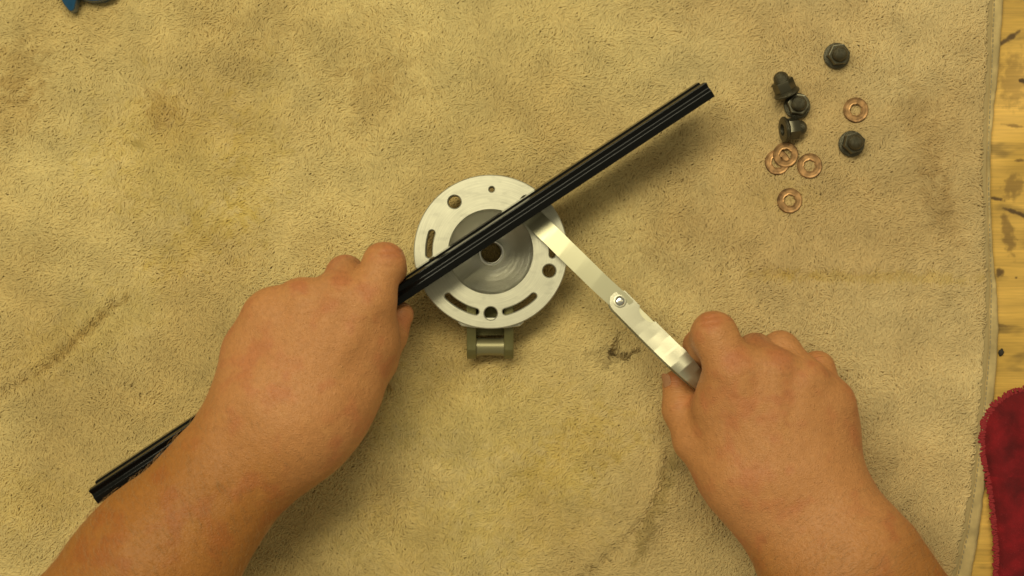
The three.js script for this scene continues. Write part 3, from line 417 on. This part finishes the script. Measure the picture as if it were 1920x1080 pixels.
{ // hand on the straight edge
  HY = DECK - 0.0425;
  const mI = J(690, 566, 0.092, 0.0132), mM = J(634, 553, 0.094, 0.0132), mR = J(565, 563, 0.090, 0.0128), mP = J(505, 592, 0.084, 0.0122);
  const h = {
    arm: [...seg(J(48, 1240, 0.10, 0.032), J(262, 1036, 0.094, 0.030), J(478, 772, 0.084, 0.0245)), ...seg(J(130, 1310, 0.10, 0.034), J(312, 1086, 0.094, 0.030), J(550, 815, 0.084, 0.0235), J(588, 775, 0.084, 0.022))],
    palm: [...seg(J(498, 735, 0.082, 0.020), J(472, 655, 0.076, 0.013)), [J(595, 735, 0.086, 0.0195), mI], [J(575, 735, 0.087, 0.020), mM], [J(535, 730, 0.086, 0.019), mR], [J(500, 720, 0.082, 0.017), mP], [J(472, 655, 0.076, 0.0135), mP], [J(690, 640, 0.080, 0.0155), mI], [J(645, 732, 0.077, 0.0172), J(688, 640, 0.080, 0.015)], [J(590, 790, 0.082, 0.019), J(660, 715, 0.077, 0.0165)], [J(570, 640, 0.085, 0.019), J(620, 620, 0.086, 0.018)]],
    tendons: [[J(595, 730, 0.1035, 0.004), J(688, 575, 0.1025, 0.0042)], [J(575, 730, 0.1045, 0.004), J(634, 560, 0.1045, 0.0042)], [J(548, 730, 0.103, 0.004), J(566, 570, 0.1, 0.004)]],
    fingers: [[mI, J(705, 532, 0.093, 0.0118), J(720, 494, 0.091, 0.0119), J(728, 505, 0.069, 0.0102), J(728, 528, 0.054, 0.0088)],
      [mM, J(648, 514, 0.084, 0.0106), J(655, 535, 0.062, 0.0098), J(668, 565, 0.052, 0.0085)],
      [mR, J(582, 560, 0.070, 0.0100), J(606, 592, 0.053, 0.0092), J(622, 600, 0.050, 0.0082)],
      [mP, J(528, 598, 0.066, 0.0090), J(556, 626, 0.053, 0.0082), J(566, 636, 0.051, 0.0075)]],
    thumb: [J(642, 725, 0.074, 0.015), J(704, 672, 0.066, 0.0128), J(728, 632, 0.060, 0.0106), J(750, 590, 0.0565, 0.0086)],
    creases: [], red: [[PH(684, 552, 0.104), 0.012], [PH(638, 525, 0.104), 0.010], [PH(735, 470, 0.1), 0.012], [PH(750, 600, 0.06), 0.012], [PH(735, 625, 0.065), 0.008], [PH(560, 540, 0.1), 0.009]],
    tan: [0.02, -0.06], side: -1, axis: [PH(520, 770, 0.08), PH(610, 600, 0.085)],
    lo: V(-0.35, 0.028, -0.055), hi: V(-0.055, 0.138, 0.262), nails: []
  };
  const wr = (j, dir, n = 3) => { for (let k = 0; k < n; k++) h.creases.push({ p: V(j[0].x, j[0].y + j[1] * 0.95, j[0].z).addScaledVector(dir, (k - (n - 1) / 2) * 0.0036), d: dir.clone().applyAxisAngle(V(0, 1, 0), 0.25 * (rnd() - 0.5)), r: 0.0085, w: 0.0010, h: 0.0003 }); };
  wr(mI, V(0.35, 0, -0.93)); wr(mM, V(0.2, 0, -0.98)); wr(mR, V(0, 0, -1)); wr(h.fingers[1][1], V(0.2, 0, -0.98), 2);
  const cd = PH(720, 494, 0.09).sub(PH(690, 566, 0.09)).normalize();
  for (const [u, v, hh] of [[738, 473, 0.0011], [731, 483, 0.0008], [722, 500, 0.0004]]) h.creases.push({ p: PH(u, v, 0.101), d: V(cd.x * 0.85 - 0.3, 0, cd.z * 0.85 - 0.25).normalize(), r: 0.012, w: 0.0011, h: hh });
  const ta = PH(750, 590, 0.0565).sub(PH(728, 632, 0.060)); h.nails.push([PH(761, 588, 0.0600), ta, V(0.75, 0.55, 0.35), 0.0072, 0.011]);
  buildHand('hand', 'bare hand and forearm gripping the long black straight edge', h);
}
{ // hand on the feeler gauge
  HY = DECK - 0.0725;
  const mI = J(1372, 694, 0.100, 0.0138), mM = J(1450, 693, 0.102, 0.0134), mR = J(1512, 714, 0.098, 0.0130), mP = J(1553, 758, 0.090, 0.0122);
  const h = {
    arm: [...seg(J(1700, 1290, 0.108, 0.034), J(1560, 1100, 0.100, 0.0315), J(1405, 915, 0.090, 0.0245)), ...seg(J(1760, 1205, 0.108, 0.034), J(1612, 1042, 0.100, 0.0285), J(1522, 895, 0.089, 0.0215))],
    palm: [...seg(J(1535, 880, 0.086, 0.020), J(1553, 800, 0.080, 0.0145)), [J(1420, 865, 0.092, 0.0205), mI], [J(1455, 865, 0.093, 0.0205), mM], [J(1490, 865, 0.092, 0.0195), mR], [J(1520, 870, 0.088, 0.018), mP], [J(1555, 805, 0.080, 0.0145), mP], [J(1358, 765, 0.088, 0.0160), mI], [J(1365, 855, 0.082, 0.0195), J(1355, 765, 0.087, 0.0155)], [J(1450, 770, 0.092, 0.019), J(1490, 780, 0.091, 0.019)]],
    tendons: [[J(1425, 860, 0.1095, 0.004), J(1374, 705, 0.110, 0.0042)], [J(1455, 860, 0.1105, 0.004), J(1450, 705, 0.112, 0.0042)], [J(1488, 860, 0.109, 0.004), J(1510, 722, 0.108, 0.004)]],
    fingers: [[mI, J(1352, 655, 0.1015, 0.0128), J(1339, 626, 0.1000, 0.0131), J(1316, 650, 0.078, 0.0108), J(1330, 692, 0.064, 0.0092)],
      [mM, J(1416, 660, 0.088, 0.0108), J(1398, 680, 0.066, 0.0098), J(1385, 710, 0.060, 0.0086)],
      [mR, J(1464, 656, 0.086, 0.0108), J(1450, 690, 0.064, 0.0098), J(1440, 725, 0.060, 0.0085)],
      [mP, J(1532, 690, 0.080, 0.0098), J(1510, 715, 0.062, 0.0088), J(1490, 745, 0.060, 0.0078)]],
    thumb: [J(1358, 872, 0.082, 0.0180), J(1306, 826, 0.074, 0.0140), J(1280, 768, 0.067, 0.0120), J(1270, 722, 0.062, 0.0100)],
    creases: [], red: [[PH(1378, 676, 0.113), 0.014], [PH(1466, 668, 0.113), 0.014], [PH(1335, 600, 0.11), 0.012], [PH(1580, 740, 0.095), 0.012], [PH(1262, 710, 0.07), 0.010], [PH(1518, 690, 0.106), 0.008]],
    tan: [-0.01, -0.075], side: 1, axis: [PH(1455, 900, 0.086), PH(1430, 720, 0.090)],
    lo: V(0.075, 0.008, 0.0), hi: V(0.36, 0.125, 0.275), nails: []
  };
  const wr = (j, dir, n = 3) => { for (let k = 0; k < n; k++) h.creases.push({ p: V(j[0].x, j[0].y + j[1] * 0.95, j[0].z).addScaledVector(dir, (k - (n - 1) / 2) * 0.0036), d: dir.clone().applyAxisAngle(V(0, 1, 0), 0.25 * (rnd() - 0.5)), r: 0.0085, w: 0.0010, h: 0.0003 }); };
  wr(mI, V(-0.3, 0, -0.95)); wr(mM, V(-0.1, 0, -1)); wr(mR, V(0, 0, -1)); wr(h.fingers[2][1], V(0, 0, -1), 2);
  const cd = V(-0.28, 0, -0.96).normalize();
  for (const [u, v, hh] of [[1335, 596, 0.0010], [1336, 605, 0.0010], [1345, 640, 0.0004]]) h.creases.push({ p: PH(u, v, 0.111), d: cd.clone().applyAxisAngle(V(0, 1, 0), -0.12), r: 0.012, w: 0.0011, h: hh });
  const ta = PH(1270, 722, 0.062).sub(PH(1280, 768, 0.067)); h.nails.push([PH(1244, 714, 0.0665), ta, V(-0.9, 0.35, 0.0), 0.0062, 0.009]);
  buildHand('hand_001', 'bare hand and forearm holding the steel feeler gauge', h);
}
renderer.render(scene, camera);
